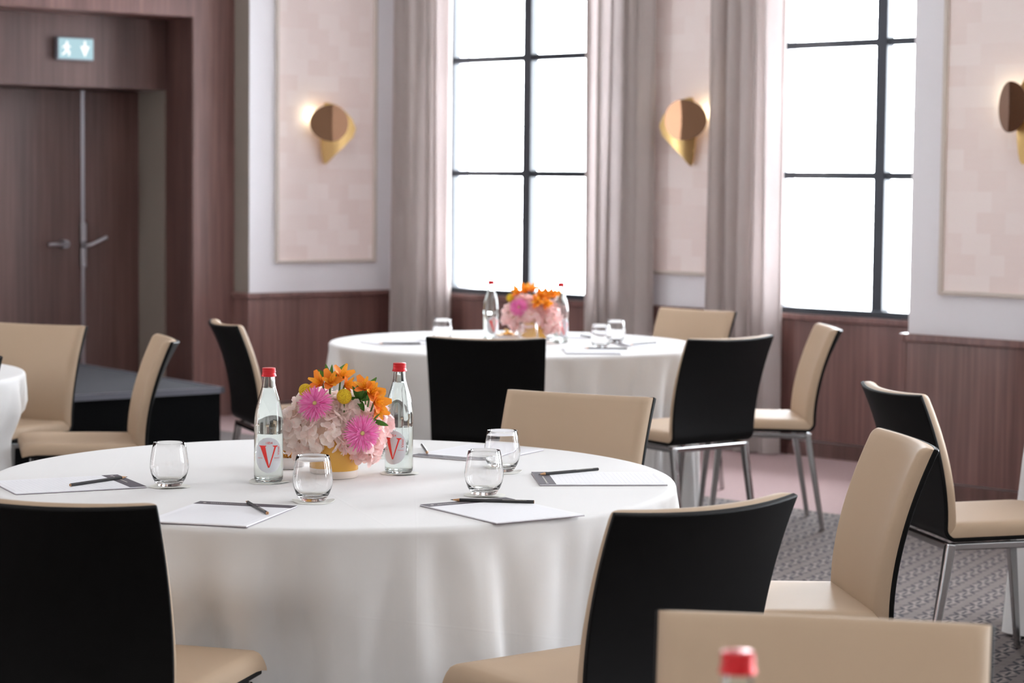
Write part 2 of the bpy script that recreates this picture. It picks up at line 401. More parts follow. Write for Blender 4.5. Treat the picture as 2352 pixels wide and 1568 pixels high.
# ------------------------------------------------------------------ curtains
def curtain(u0, u1, o, folds, seed, label):
    r = random.Random(seed); n = folds * 16
    ph = [r.uniform(-.5, .5) for _ in range(folds + 2)]; am = [r.uniform(.6, 1.25) for _ in range(folds + 2)]
    A = []; B = []
    zs = [.008 + (3.33 - .008) * i / 26 for i in range(27)]
    for z in zs:
        ra = []; rb = []
        pinch = .75 + .25 * (1 - z / 3.33)
        for k in range(n + 1):
            s = k / n * folds; i = int(s); 
            w = s + .22 * sin(2 * PI * s / folds * 1.3 + seed)
            amp = (am[min(i, folds)] * (1 - (s - i)) + am[min(i + 1, folds + 1)] * (s - i)) * .062 * pinch
            y = amp * sin(2 * PI * w) + .012 * sin(2 * PI * s * 2.3 + z * .7 + seed) 
            x = u0 + (u1 - u0) * k / n + .018 * sin(4 * PI * w + .5) + .008 * sin(z * 1.1 + s * 2)
            ra.append(FW(x, o + y, z)); rb.append(FW(x, o + y + .006, z))
        A.append(ra); B.append(rb)
    mb = MB(); mb.slab(A, B)
    return tag(mb.build('curtain', M['curtain'], smooth=True, angle=70), label, 'curtain', 'floor-length curtains at the windows')
curtain(.20, .68, .13, 5, 1, 'grey-beige floor-length curtain between the white panelled wall and the first window')
curtain(1.88, 2.40, .13, 5, 4, 'grey-beige floor-length curtain between the first window and the pink wall sconce strip')
curtain(2.86, 3.37, .13, 5, 8, 'grey-beige floor-length curtain beside the second window, behind the far beige chair')

# ------------------------------------------------------------------ wall sconces
def sconce(fr, u, o, z, mir, label, g):
    base = Vector(fr(u, o, z)); ax = Vector(fr(u + 1, o, z)) - base; ay = Vector(fr(u, o + 1, z)) - base
    root = empty('wall_sconce', base)
    P = lambda x, y, zz: ax * (x * mir) + ay * y + Vector((0, 0, zz))
    b = MB(); b.tube([P(0, .002, -.02), P(0, .02, -.02)], .045, 24); b.tube([P(0, .02, -.02), P(0, .125, 0)], .011, 10)
    b.build('wall_mount', M['brass'], root, smooth=True)
    # curved leaf
    A = []; Bk = []
    pts = [(.0, .135), (.065, .12), (.125, .08), (.17, .03), (.192, -.03), (.175, -.085), (.12, -.145), (.058, -.20), (.008, -.245), (-.022, -.263)]
    lef = [(-.03, .135), (-.05, .10), (-.06, .06), (-.064, .0), (-.066, -.05), (-.064, -.10), (-.060, -.16), (-.054, -.21), (-.046, -.245), (-.036, -.263)]
    for (xr, zr), (xl, zl) in zip(pts, lef):
        ra = []; rb = []
        for k in range(15):
            s = k / 14; x = xl + (xr - xl) * s; zz = zl + (zr - zl) * s
            y = .035 + 1.5 * (max(x, -.05) - .03) ** 2 + .05 * max(0, .02 - x)
            ra.append(P(x, y, zz)); rb.append(P(x, y + .006, zz))
        A.append(ra); Bk.append(rb)
    b = MB(); b.slab(A, Bk); b.build('leaf_shade', M['brass'], root, smooth=True, angle=50)
    # folded round shield in front
    A = []; Bk = []
    for i in range(1, 13):
        rr = .118 * i / 12; ra = []; rb = []
        for k in range(49):
            a = 2 * PI * k / 48; x = rr * cos(a); zz = rr * sin(a)
            y = .15 + (.2 * x if x > 0 else .75 * x)
            ra.append(P(x * .95 - .045, y, zz)); rb.append(P(x * .95 - .045, y + .005, zz))
        A.append(ra); Bk.append(rb)
    b = MB(); b.slab(A, Bk)
    b.add([P(-.045, .15, 0)] + A[0][:-1], [(0, 1 + (k + 1) % 48, 1 + k) for k in range(48)]); b.add([P(-.045, .155, 0)] + Bk[0][:-1], [(0, 1 + k, 1 + (k + 1) % 48) for k in range(48)])
    b.build('round_shield', M['bronze'], root, smooth=True, angle=30)
    b = MB(); b.lathe([(0, -.024), (.012, -.021), (.02, -.01), (.022, 0), (.02, .012), (.01, .021), (0, .024)], 16, P(-.03, .06, .03)); bo = b.build('bulb', M['bulb'], root, smooth='all')
    ld = bpy.data.lights.new('sconce_light', 'POINT'); ld.energy = .55; ld.color = (1, .9, .6); ld.shadow_soft_size = .02
    lo = bpy.data.objects.new('sconce_light', ld); COL.objects.link(lo); lo.location = P(-.115, .05, .05); lo.parent = root
    return tag(root, label, 'wall lamp', g)
G = 'brass wall sconces'
sconce(FL, .545, 0, 1.893, -1, 'brass leaf wall sconce on the framed pink panel of the white wall', G)
sconce(FW, 2.60, 0, 1.893, -1, 'brass leaf wall sconce on the narrow pink wall between two curtains', G)
sconce(FW, 5.47, PO, 1.893, 1, 'brass leaf wall sconce cut off by the photo edge, on the pier panel', G)

# ------------------------------------------------------------------ exit sign
es = empty('exit_sign', FL(2.085, JO, 2.328)); 
def FS(a, b, z): p = Vector(FL(2.085 + a, JO + b, 2.328 + z)); return tuple(p - es.location)
b = MB(); b.box((-.125, .0, -.07), (.125, .045, .07), FS); b.build('casing', M['sign_case'], es, bevel=.006)
b = MB(); b.box((-.118, .0455, -.063), (.118, .047, .063), FS); b.build('sign_face', M['sign'], es)
b = MB()   # running figure, on the side nearer the door centre
def quad(mb, pts, y): mb.add([FS(-x, y, z) for x, z in pts] + [FS(-x, y + .001, z) for x, z in pts], [tuple(range(len(pts)))[::-1], tuple(range(len(pts), 2 * len(pts)))])
quad(b, [(-.062 + .009 * cos(a * PI / 6), .036 + .009 * sin(a * PI / 6)) for a in range(12)], .048)
quad(b, [(-.078, .024), (-.056, .026), (-.05, .0), (-.072, -.008)], .048)
quad(b, [(-.056, .024), (-.036, .012), (-.04, .006), (-.058, .014)], .048)
quad(b, [(-.078, .022), (-.096, .006), (-.09, .001), (-.074, .012)], .048)
quad(b, [(-.06, .0), (-.04, -.02), (-.044, -.045), (-.054, -.045), (-.054, -.022), (-.072, -.006)], .048)
quad(b, [(-.072, -.004), (-.082, -.026), (-.1, -.034), (-.096, -.042), (-.074, -.034), (-.06, -.006)], .048)
b.build('running_man', M['sign_white'], es)
b = MB(); quad(b, [(.03, .018), (.055, .018), (.055, .05), (.068, .05), (.068, .018), (.093, .018), (.0615, -.05)][::-1], .048)
b.build('arrow', M['sign_white'], es)
tag(es, 'pale lit exit sign with running man and arrow above the walnut double door', 'exit sign')

# ------------------------------------------------------------------ stage platform
def FSt(a, o, z): p = Vector((-1.557, 12.045)); d = Vector((-.788, -.616)); q = Vector((-.588, .809)); w = p + d * a + q * o; return (w.x, w.y, z)
sg = empty('stage_platform', FSt(0, 0, 0))
def FS2(a, o, z): p = Vector(FSt(a, o, z)) - sg.location; return tuple(p)
b = MB(); b.box((0, 0, .38), (4.2, 1.86, .40), FS2); b.build('deck', M['stage_top'], sg)
b = MB(); b.box((.012, .012, 0), (4.188, 1.85, .38), FS2); b.build('skirt', M['stage_skirt'], sg)
b = MB(); b.box((-.006, -.006, .372), (4.2, .02, .404), FS2); b.box((-.006, -.006, .372), (.02, 1.86, .404), FS2); b.build('edge_strip', mat('stage_edge', srgb(96, 96, 104), .5, .3), sg)
tag(sg, 'low black stage platform with dark grey top in front of the walnut door', 'stage')

# ------------------------------------------------------------------ chairs
def edges(n, r0, L):
    """parameters 0..1 dense at both ends (r0: rounding length, L: full length)"""
    e = [0, .04, .14, .32, .6, 1]; a = [k * r0 / L for k in e]
    return a + [a[-1] + (1 - 2 * a[-1]) * k / n for k in range(1, n)] + [1 - k for k in reversed(a)]
def rnd_edge(d, r): q = min(max(d / r, 0), 1); return math.sqrt(max(0, 1 - (1 - q) ** 2))
def back_c(u, h):
    w = .232 + .0155 * h; k_ = max(h, 0)
    return Vector((u * w, -.222 - .142 * k_ ** 1.7 + .045 * k_ ** 1.3 * u * u, .478 + h * (.399 + .010 * u * u)))
def make_chair(name='conference_chair'):
    root = empty(name)
    # black outer shell: under the seat, round the bend, up the back
    path = []
    for k in range(7): path.append(('s', .235 - (.235 + .175) * k / 6, 0))
    for k in range(1, 6): path.append(('b', k / 6, 0))
    for k in range(17): path.append(('k', k / 16, 0))
    us = [-1, -.985, -.94] + [-.85 + 1.7 * k / 12 for k in range(13)] + [.94, .985, 1]
    def sh(i, u):
        ty, q, _ = path[i]
        if ty == 's': return Vector((u * .229, q, .435 + .010 * (q + .175) / .41))
        if ty == 'b':
            a = q * PI / 2; return Vector((u * .2315, -.177 - .045 * sin(a), .478 - .043 * cos(a)))
        return back_c(u, q)
    G0 = [[sh(i, u) for u in us] for i in range(len(path))]
    def nrm(i, j):
        a = G0[min(i + 1, len(path) - 1)][j] - G0[max(i - 1, 0)][j]; c = G0[i][min(j + 1, len(us) - 1)] - G0[i][max(j - 1, 0)]
        return a.cross(c).normalized()
    N0 = [[nrm(i, j) for j in range(len(us))] for i in range(len(path))]
    sgn = 1 if N0[2][8].z > 0 else -1
    A = [[G0[i][j] for j in range(len(us))] for i in range(len(path))]
    Bq = [[G0[i][j] + N0[i][j] * (sgn * .013) for j in range(len(us))] for i in range(len(path))]
    b = MB(); b.slab(A, Bq); b.build('shell', M['black'], root, smooth=True, angle=45, bevel=.003, seg=2)
    # padded back
    T = .034; r = .024
    uu = edges(12, r, .48); tt = edges(14, r, .42)
    def pad(fn, off, inset=0):
        A = []; Bb = []
        for tv in tt:
            ra = []; rb = []
            for uv in uu:
                x = -1 + 2 * uv
                p = fn(x, tv); e = 1e-3
                n = (fn(x, tv + e) - fn(x, tv - e)).cross(fn(x + e, tv) - fn(x - e, tv)).normalized() * off[2]
                d = rnd_edge(min(uv, 1 - uv) * .48, r) * rnd_edge(min(tv, 1 - tv) * .42, r)
                ra.append(p + n * off[0]); rb.append(p + n * (off[0] + off[1] * (.12 + .88 * d)))
            A.append(ra); Bb.append(rb)
        m_ = MB(); m_.slab(A, Bb); return m_
    fb = lambda x, tv: back_c(x * .992, -.05 + tv * 1.042)
    t0 = (fb(0, .501) - fb(0, .499)).cross(fb(.001, .5) - fb(-.001, .5)).normalized()
    pad(fb, (.013, T, 1 if t0.y > 0 else -1)).build('backrest', M['beige'], root, smooth=True, angle=60)
    def fs(x, tv):
        y = -.205 + tv * (.257 + .205)
        drop = .018 * max(0, (tv - .86) / .14) ** 2
        return Vector((x * .230, y, .447 + .009 * tv - drop * .55))
    t0 = (fs(0, .501) - fs(0, .499)).cross(fs(.001, .5) - fs(-.001, .5))
    pad(fs, (.002, .042, 1 if t0.z > 0 else -1)).build('seat', M['beige'], root, smooth=True, angle=60)
    # chrome under-frame and legs
    def sq(pts, w):
        m_ = MB(); vs = []; n = len(pts)
        for i, p in enumerate(pts):
            p = Vector(p); d = (Vector(pts[min(i + 1, n - 1)]) - Vector(pts[max(i - 1, 0)])).normalized()
            x = Vector((1, 0, 0)) if abs(d.x) < .9 else Vector((0, 1, 0)); y = d.cross(x).normalized(); x = y.cross(d).normalized(); ww = w[i] / 2
            vs += [p + x * sx_ * ww + y * sy_ * ww for sx_, sy_ in ((-1, -1), (1, -1), (1, 1), (-1, 1))]
        fs_ = [(i * 4 + k, i * 4 + (k + 1) % 4, i * 4 + 4 + (k + 1) % 4, i * 4 + 4 + k) for i in range(n - 1) for k in range(4)] + [(3, 2, 1, 0), tuple(range(n * 4 - 4, n * 4))]
        m_.add(vs, fs_); return m_
    f = MB()
    for q in (sq([(-.205, -.195, .418), (-.205, .205, .424)], (.022, .022)), sq([(.205, -.195, .418), (.205, .205, .424)], (.022, .022)), sq([(-.205, -.195, .418), (.205, -.195, .418)], (.022, .022)), sq([(-.205, .205, .424), (.205, .205, .424)], (.022, .022))):
        f.add(q.v, q.f)
    f.build('seat_frame', M['chrome'], root, bevel=.004)
    for sx_ in (-1, 1):
        sq([(sx_ * .205, -.190, .429), (sx_ * .207, -.205, .33), (sx_ * .214, -.262, 0)], (.030, .028, .020)).build('leg', M['chrome'], root, bevel=.005)
        sq([(sx_ * .205, .198, .432), (sx_ * .207, .205, .33), (sx_ * .214, .238, 0)], (.030, .028, .020)).build('leg', M['chrome'], root, bevel=.005)
    return root
CH = [
 ('A', -.825, 4.66, 17, 'large black chair back rising before the near cloth, beside the notepad with crossing pencil', 'near'),
 ('B', .199, 4.651, -37.9, 'large black chair back at the near table, just behind the blurred bottle cap chair', 'near'),
 ('C', .404, 2.932, 190.2, 'beige-fronted conference chair directly behind the red bottle cap at the bottom of the view', 'cap'),
 ('D', .685, 5.555, -96, 'beige chair in side view at the near table, overlapping a black-backed chair by the wainscot', 'near'),
 ('E', 1.494, 7.053, 77.8, 'black-backed chair with beige seat on patterned carpet by the pier, facing the cloth sliver', 'side'),
 ('F', 1.114, 10.027, -91.4, 'beige conference chair in side view on slim chrome legs before the second window', 'far'),
 ('G', .716, 9.522, -38.6, 'black-backed conference chair on chrome legs beside the far table, next to a side-facing beige chair', 'far'),
 ('H', -.085, 9.409, 4, 'black-backed conference chair squarely in front of the far table flowers', 'far'),
 ('I', .724, 11.08, 223.2, 'beige conference chair behind the far table, against the curtain of the second window', 'far'),
 ('J', .066, 6.424, 206.7, 'beige-fronted conference chair behind the near table, between two tumblers and a black-backed chair', 'near'),
 ('K', -2.165, 9.37, -158, 'broad beige chair front standing before the walnut door, behind the cut-off round table', 'door'),
 ('L', -1.682, 8.824, -104.1, 'narrow side-on beige conference chair standing in front of the black stage', 'door'),
 ('M', -.988, 10.017, 68.9, 'black-backed conference chair between the stage corner and the far round table', 'far'),
 ('N', -2.197, 7.974, -41.8, 'black chair back showing only as a sliver at the picture edge by the cut-off table', 'door'),
]
GR = {'near': 'conference chairs around the near table', 'far': 'conference chairs around the far table', 'door': 'conference chairs around the table by the stage', 'cap': None, 'side': None}
proto = make_chair(); chairs = []
for k, (i, x, y, a, lab, g) in enumerate(CH):
    o = proto if k == 0 else copy_tree(proto)
    o.location = (x, y, 0); o.rotation_euler = (0, 0, -R_(a)); tag(o, lab, 'chair', GR[g]); chairs.append((x, y, R_(a)))

# ------------------------------------------------------------------ tables and cloths
TOP = .757; RT = .878
def round_table(cx, cy, lab, g):
    t_ = empty('round_table', (cx, cy, 0)); tag(t_, lab, 'table', g)
    b = MB(); b.lathe([(0, .722), (RT - .03, .722), (RT - .012, .728), (RT - .012, .748), (RT - .02, .7525), (0, .7525)], 64); b.build('tabletop', M['table_wood'], t_, smooth=True)
    b = MB(); b.lathe([(0, 0), (.26, 0), (.262, .008), (.05, .03), (.04, .06), (.04, .70), (.12, .722), (0, .722)], 32); b.build('pedestal', M['chrome'], t_, smooth=True)
def cloth(cx, cy, seed, lab, g, extra=(), n=420):
    r = random.Random(seed); ridges = []
    K = 20; a0 = r.uniform(0, 1)
    for k in range(K):
        ridges.append((a0 + 2 * PI * (k + r.uniform(-.3, .3)) / K, r.uniform(.05, .12), r.uniform(.05, .12), r.uniform(.55, 1.15), r.uniform(-.07, .07), 1))
    for e in extra: ridges.append(e)
    caps = []
    for (x, y, a) in chairs:
        d = Vector((x - cx, y - cy)); L = d.length
        if L < 1.6:
            fx, fy = sin(a), cos(a)
            # front edge of the seat: points
            pts = [Vector((x + fx * .262 + lx * fy, y + fy * .262 - lx * fx)) - Vector((cx, cy)) for lx in (-.25, -.17, -.08, 0, .08, .17, .25)]
            caps.append([(math.atan2(p.y, p.x), p.length) for p in pts])
    hs = [0, .01, .025, .045, .07, .1, .14, .19, .25, .31, .38, .45, .52, .6, .68, .76, .84, .92, 1]
    rows = []
    for rr in (0.0005, .12, .3, .45, .6, .72, .8, .85, .868): rows.append([(rr * cos(2 * PI * k / n), rr * sin(2 * PI * k / n), TOP + .0006 * noise.noise((rr * 7, k * .05, seed))) for k in range(n)])
    for (dr, dz) in ((.874, .0008), (.879, .003), (.8825, .007), (.8845, .013)): rows.append([(dr * cos(2 * PI * k / n), dr * sin(2 * PI * k / n), TOP - dz) for k in range(n)])
    zt = TOP - .013; zb = .012
    for h in hs[1:]:
        row = []
        z = zt + (zb - zt) * h
        for k in range(n):
            th = 2 * PI * k / n; rad = .8845 + .028 * h ** .8
            S = 0
            for (a, wl_, wr_, am, sk, pw) in ridges:
                d = (th - a - sk * h + PI) % (2 * PI) - PI
                w = (wl_ if d < 0 else wr_) * (.7 + .5 * h)
                q = d / w
                if abs(q) < 3: S += am * math.exp(-q * q)
            S = S if S < .9 else .9 + .3 * math.tanh((S - .9) / .3)
            rad = .8845 + .016 * h + .125 * (h ** .55) * (1 - math.exp(-h * 8)) * (S - .6)
            rad += .004 * noise.noise((cos(th) * 6, sin(th) * 6, z * 4 + seed)) * min(1, h * 8)
            rad += .016 * noise.noise((cos(th) * 13, sin(th) * 13, seed * 1.7 + z * .8)) * min(1, h * 12) * (1 - .5 * h)
            rad = max(rad, .883 - .11 * min(1, max(0, h - .015) * 3.5))
            wz = min(1, max(0, (.62 - z) / .12))
            if wz > 0:
                push = 0
                for cp in caps:
                    for (ca, cl) in cp:
                        d = abs((th - ca + PI) % (2 * PI) - PI)
                        if d < .2: push = max(push, (.945 - (cl - .012)) * (1 - max(0, d - .08) / .12))
                rad = rad - push * wz
            row.append((rad * cos(th), rad * sin(th), z))
        rows.append(row)
    mb = MB(); nr = len(rows)
    mb.add([p for rw in rows for p in rw], [(i * n + k, i * n + (k + 1) % n, (i + 1) * n + (k + 1) % n, (i + 1) * n + k) for i in range(nr - 1) for k in range(n)])
    mb.add(rows[0], [tuple(range(n))])
    return tag(mb.build('tablecloth', M['linen'], smooth='all', loc=(cx, cy, 0), fix=False), lab, 'tablecloth', g)
T1 = (-.458, 5.746); T2 = (.009, 10.69); T3 = (-2.785, 8.63); T4 = (2.60, 7.29); T5 = (.2, 1.8)
GT = 'round tables under white cloths'; GC = 'white round tablecloths'
sharp = [(-PI / 2 + .47, .17, .045, 1.1, .03, 1), (-PI / 2 + .10, .07, .15, .9, -.02, 1), (-PI / 2 - .40, .14, .05, .9, .1, 1)]
for (c, sd, lt, lc, ex) in (
    (T1, 3, 'round table hidden under the white cloth with two bottles and flowers in sharp focus', 'white cloth on the near round table with bottles, flowers and notepads in sharp focus', sharp),
    (T2, 11, 'round table hidden under the far white cloth below the window', 'white cloth on the far round table below the first window, flowers on top', ()),
    (T3, 21, 'round table hidden under the cut-off white cloth before the stage', 'white cloth of the cut-off round table in front of the stage', ()),
    (T4, 31, 'round table hidden under the cloth by the walnut pier', 'sliver of white cloth beside the walnut pier wainscot at the seat of the black-backed chair', ()),
    (T5, 41, 'round table carrying the bottle with blurred red cap', 'white cloth below the blurred red-capped bottle', ())):
    round_table(c[0], c[1], lt, GT); cloth(c[0], c[1], sd, lc, GC, ex)

# ------------------------------------------------------------------ tableware prototypes
def make_tumbler():
    root = empty('tumbler')
    out = [(.0, .0), (.026, .0), (.0305, .0022), (.0345, .008), (.0405, .019), (.0452, .032), (.0478, .046), (.048, .054), (.0468, .066), (.0445, .081), (.0418, .096), (.0392, .1085)]
    inn = [(.0390, .1089), (.0386, .1085), (.0411, .096), (.0438, .081), (.0459, .066), (.0464, .054), (.0461, .046), (.0433, .0325), (.038, .021), (.031, .0145), (.02, .0118), (0, .011)]
    b = MB(); b.lathe(out + inn, 64); b.build('glass_bowl', M['glass'], root, smooth='all')
    return root
def make_coaster(seed=0):
    r = random.Random(seed); A = []; Bk = []; ph = r.uniform(0, 6)
    n = 48
    for i in range(9):
        rr = .051 * i / 8; ra = []; rb = []
        for k in range(n + 1):
            a = 2 * PI * k / n
            z = .0004 + .0042 * (max(0, rr - .034) / .017) ** 2 * max(0, sin(2 * a + ph)) 
            ra.append((rr * cos(a), rr * sin(a), z)); rb.append((rr * cos(a), rr * sin(a), z + .0007))
        A.append(ra); Bk.append(rb)
    b = MB(); b.slab(A, Bk); return b.build('coaster', M['coaster'], smooth=True)
RB = .0365
def make_bottle():
    root = empty('water_bottle')
    out = [(0, .003), (.022, .0025), (.029, .0), (.0335, .002), (.036, .007), (.0366, .014), (.0366, .118), (.0362, .121), (.0362, .124), (.0367, .127), (.0367, .150), (.0358, .164), (.0340, .178), (.0308, .194), (.0262, .211), (.0215, .226), (.0180, .239), (.0166, .250), (.0158, .262), (.0152, .270), (.0148, .282)]
    inn = [(.0115, .282), (.0118, .270), (.0128, .262), (.0138, .250), (.0152, .239), (.0188, .226), (.0236, .211), (.0282, .194), (.0314, .178), (.0332, .164), (.0341, .150), (.0341, .014), (.032, .009), (.024, .0075), (0, .0085)]
    b = MB(); b.lathe(out + inn, 64); b.build('bottle_glass', M['bottle_glass'], root, smooth='all')
    e = .0004
    wat = [(0, .0083 - e), (.024, .0073 - e), (.032 + e, .009 - e), (.0341 + e, .014), (.0341 + e, .150), (.0332 + e, .164), (.0314 + e, .178), (.0282 + e, .194), (.0236 + e, .211), (.0188 + e, .226), (.0153 + e, .2385), (0, .2385)]
    b = MB(); b.lathe(wat, 64); b.build('water', M['water'], root, smooth=True, angle=50)
    cap = [(0, .289), (.0150, .289), (.0168, .288), (.0172, .286), (.0166, .2845), (.0174, .2825), (.0167, .2805), (.0175, .2785), (.0168, .2765), (.0174, .2745), (.0178, .2715), (.0192, .2695), (.0192, .2675), (.0175, .2665), (.0156, .2665), (.0153, .2745)]
    b = MB(); b.lathe(cap, 48); b.build('cap', M['red_cap'], root, smooth=True, angle=35)
    # oval label wrapped round the front (-Y), print on it
    def wrap(x, z, d=0.0): a = -PI / 2 + x / RB; r = .0368 + d; return (r * cos(a), r * sin(a), z)
    lb = empty_label = MB(); A = []; Bk = []
    for i in range(25):
        zz = -1 + 2 * i / 24; hw = .036 * max(.02, (1 - abs(zz) ** 2.4)) ** .5; ra = []; rb = []
        for k in range(25):
            x = hw * (-1 + 2 * k / 24); ra.append(wrap(x, .0706 + zz * .0445)); rb.append(wrap(x, .0706 + zz * .0445, .0003))
        A.append(ra); Bk.append(rb)
    lb.slab(A, Bk); label = lb.build('label', M['label'], root, smooth=True, angle=50)
    # big serif V : thick stroke, thin stroke, serifs
    def poly_strip(left, right, n=14):
        rows = []
        for i in range(n + 1):
            f = i / n; l = [left[0][q] + (left[1][q] - left[0][q]) * f for q in (0, 1)]; rr = [right[0][q] + (right[1][q] - right[0][q]) * f for q in (0, 1)]
            rows.append([wrap(l[0] + (rr[0] - l[0]) * k / 4, l[1] + (rr[1] - l[1]) * k / 4, .0007) for k in range(5)])
        return rows
    v = MB()
    v.grid(poly_strip(((-.0212, .092), (-.0012, .0395)), ((-.0080, .092), (.0018, .0395))))
    v.grid(poly_strip(((.0148, .092), (.0000, .0395)), ((.0192, .092), (.0022, .0395))))
    v.grid(poly_strip(((-.0258, .0953), (-.0205, .0915)), ((-.0045, .0953), (-.0090, .0915)), 3))
    v.grid(poly_strip(((.0090, .0953), (.0140, .0915)), ((.0250, .0953), (.0198, .0915)), 3))
    v.build('letter_v', M['red_ink'], label, fix=False)
    def text(body, size, x0, z0, rot=0, name='lettering', sx_=1.0):
        cu = bpy.data.curves.new('t', 'FONT'); cu.body = body; cu.size = size; cu.align_x = 'CENTER'; cu.align_y = 'CENTER'; cu.resolution_u = 3
        ob_ = bpy.data.objects.new('t', cu); COL.objects.link(ob_)
        bpy.context.view_layer.update()
        me = ob_.to_mesh(); vs = [(q.co.x * sx_, q.co.y) for q in me.vertices]; fs_ = [tuple(p.vertices) for p in me.polygons]; ob_.to_mesh_clear()
        bpy.data.objects.remove(ob_); bpy.data.curves.remove(cu)
        c, s_ = cos(rot), sin(rot)
        m_ = MB(); m_.add([wrap(x0 + x * c - y * s_, z0 + x * s_ + y * c, .0007) for x, y in vs], fs_)
        return m_.build(name, M['red_ink'], label, fix=False)
    text('1854', .0088, .001, .1015); text('Vittel', .0098, .0263, .0815, PI / 2, sx_=1.05); text('FRANCE', .0034, .0215, .0635, sx_=1.2); text('VOSGES', .0034, -.0225, .0635, sx_=1.2)
    return root
def make_pencil(L=.2):
    root = empty('pencil'); r = .0042
    b = MB(); b.tube([(0, 0, 0), (L - .022, 0, 0)], r, 6); b.build('barrel', M['pencil'], root)
    b = MB(); b.tube([(L - .022, 0, 0), (L - .006, 0, 0)], [r * .97, .0014], 12); b.build('sharpened_wood', M['raw_wood'], root, smooth=True)
    b = MB(); b.tube([(L - .006, 0, 0), (L, 0, 0)], [.0014, .0003], 8); b.build('lead', M['graphite'], root)
    b = MB(); b.tube([(-.0006, 0, 0), (0.0004, 0, 0)], r * .86, 16); e = b.build('cut_end', M['raw_wood'], root)
    b = MB(); b.tube([(-.0009, 0, 0), (0.0004, 0, 0)], .0013, 10); b.build('core', M['graphite'], e)
    b = MB(); x = .018
    q = random.Random(2)
    rc = r * cos(PI / 6) + .00012; cy_, cz_ = .5 * rc, .866 * rc; ty_, tz_ = -.866 * .0007, .5 * .0007
    while x < .075:
        w = q.choice((.0012, .0018, .001))
        b.add([(x, cy_ - ty_, cz_ - tz_), (x + w, cy_ - ty_, cz_ - tz_), (x + w, cy_ + ty_, cz_ + tz_), (x, cy_ + ty_, cz_ + tz_)], [(0, 1, 2, 3)]); x += w + .0006
    b.build('imprint', M['pale_ink'], root)
    return root
def make_pad(W=.242, H=.325):
    """sheet block in the XY plane: header band along the +Y short edge"""
    root = empty('notepad'); hh = .042
    b = MB(); b.box((-W / 2, -H / 2, .0012), (W / 2, H / 2, .0035)); b.build('page_block', M['paper'], root)
    b = MB(); b.box((-W / 2 - .0004, -H / 2 - .0004, 0), (W / 2 + .0004, H / 2 + .0004, .0012)); b.build('backing_board', M['backing'], root)
    b = MB(); b.box((-W / 2 - .0002, H / 2 - hh, .0034), (W / 2 + .0002, H / 2 + .0002, .0038)); hb = b.build('header_band', M['charcoal_print'], root)
    b = MB(); q = random.Random(5); x = -W / 2 + .035
    while x < -W / 2 + .15: w = q.uniform(.0022, .004); b.box((x, H / 2 - .023, .0037), (x + w, H / 2 - .0195, .00392)); x += w + .0014
    b.lathe([(0, .0039), (.004, .0039), (.004, .0037)], 16, (-W / 2 + .02, H / 2 - .021, 0))
    b.build('header_print', M['pale_ink'], hb)
    b = MB()
    for k in range(22):
        y = H / 2 - hh - .02 - k * .0115
        if y > -H / 2 + .015: b.box((-W / 2 + .015, y, .0034), (W / 2 - .015, y + .0005, .00362))
    b.box((-W / 2 + .03, -H / 2 + .006, .0034), (W / 2 - .03, -H / 2 + .0075, .0037)); b.box((-W / 2 + .05, -H / 2 + .010, .0034), (W / 2 - .05, -H / 2 + .0115, .0037))
    b.build('ruled_lines', M['rule_ink'], root)
    return root
first = {}
def put(kind, maker, x, y, z, rz, lab, cat, group):
    if kind not in first: o = maker(); first[kind] = o
    else: o = copy_tree(first[kind])
    o.location = (x, y, z); o.rotation_euler = (0, 0, rz); return tag(o, lab, cat, group)
def glass(x, y, lab, g, coaster=None, gc=None, seed=0):
    put('tumbler', make_tumbler, x, y, TOP + .0016, seed, lab, 'glass', g)
    if coaster: put('coaster', make_coaster, x + .002, y - .004, TOP + .0004, seed * 1.7, coaster, 'coaster', gc)
def bottle(x, y, rz, lab, g, coaster=None, gc=None):
    put('bottle', make_bottle, x, y, TOP + .0016, rz, lab, 'bottle', g)
    if coaster: put('coaster', make_coaster, x + .002, y - .004, TOP + .0004, rz + 1, coaster, 'coaster', gc)
def pencil_at(p0, p1, z0, lab, g, z1=None):
    """from the blunt end p0 to the tip p1"""
    o = put('pencil', make_pencil, p0[0], p0[1], z0, math.atan2(p1[1] - p0[1], p1[0] - p0[0]), lab, 'pencil', g)
def pad_at(c, ang, lab, g): put('notepad', make_pad, c[0], c[1], TOP + .0008, ang, lab, 'notepad', g)

GG, GCo, GB, GP, GN = 'tumblers on the near table', 'paper coasters on the near table', 'water bottles on the near table', 'pencils on the near table', 'notepads on the near table'
glass(-.849, 5.53, 'empty stemless tumbler standing alone between a notepad and the first bottle', GG, 'white paper coaster under the tumbler that stands alone', GCo, .3)
glass(-.471, 5.292, 'empty stemless tumbler in front of the mustard vase', GG, 'white paper coaster under the tumbler in front of the vase', GCo, 1.1)
glass(-.065, 5.432, 'empty stemless tumbler behind the long pencil, overlapping another tumbler', GG, 'white paper coaster under the tumbler behind the long pencil', GCo, 2.0)
glass(-.023, 5.876, 'empty stemless tumbler overlapped by another, before the beige chair front', GG, 'white paper coaster under the tumbler nearer the beige chair front', GCo, 2.9)
glass(-.386, 6.165, 'empty stemless tumbler half hidden behind the pink flowers beside a bottle', GG, 'white paper coaster under the tumbler behind the flowers', GCo, 3.4)
bottle(-.613, 5.63, R_(6), 'clear water bottle with red cap beside the candy dish, big red V facing forward', GB, 'white paper coaster under the bottle by the candy dish', GCo)
bottle(-.293, 5.825, R_(-24), 'clear water bottle with red cap partly covered by the flowers, FRANCE readable on its label', GB, 'white paper coaster under the bottle beside the orange flowers', GCo)
PZ = TOP + .0043 + .0038
pad_at((-1.10, 5.53), R_(-63), 'ruled notepad lying at the cloth edge next to the lone tumbler', GN)
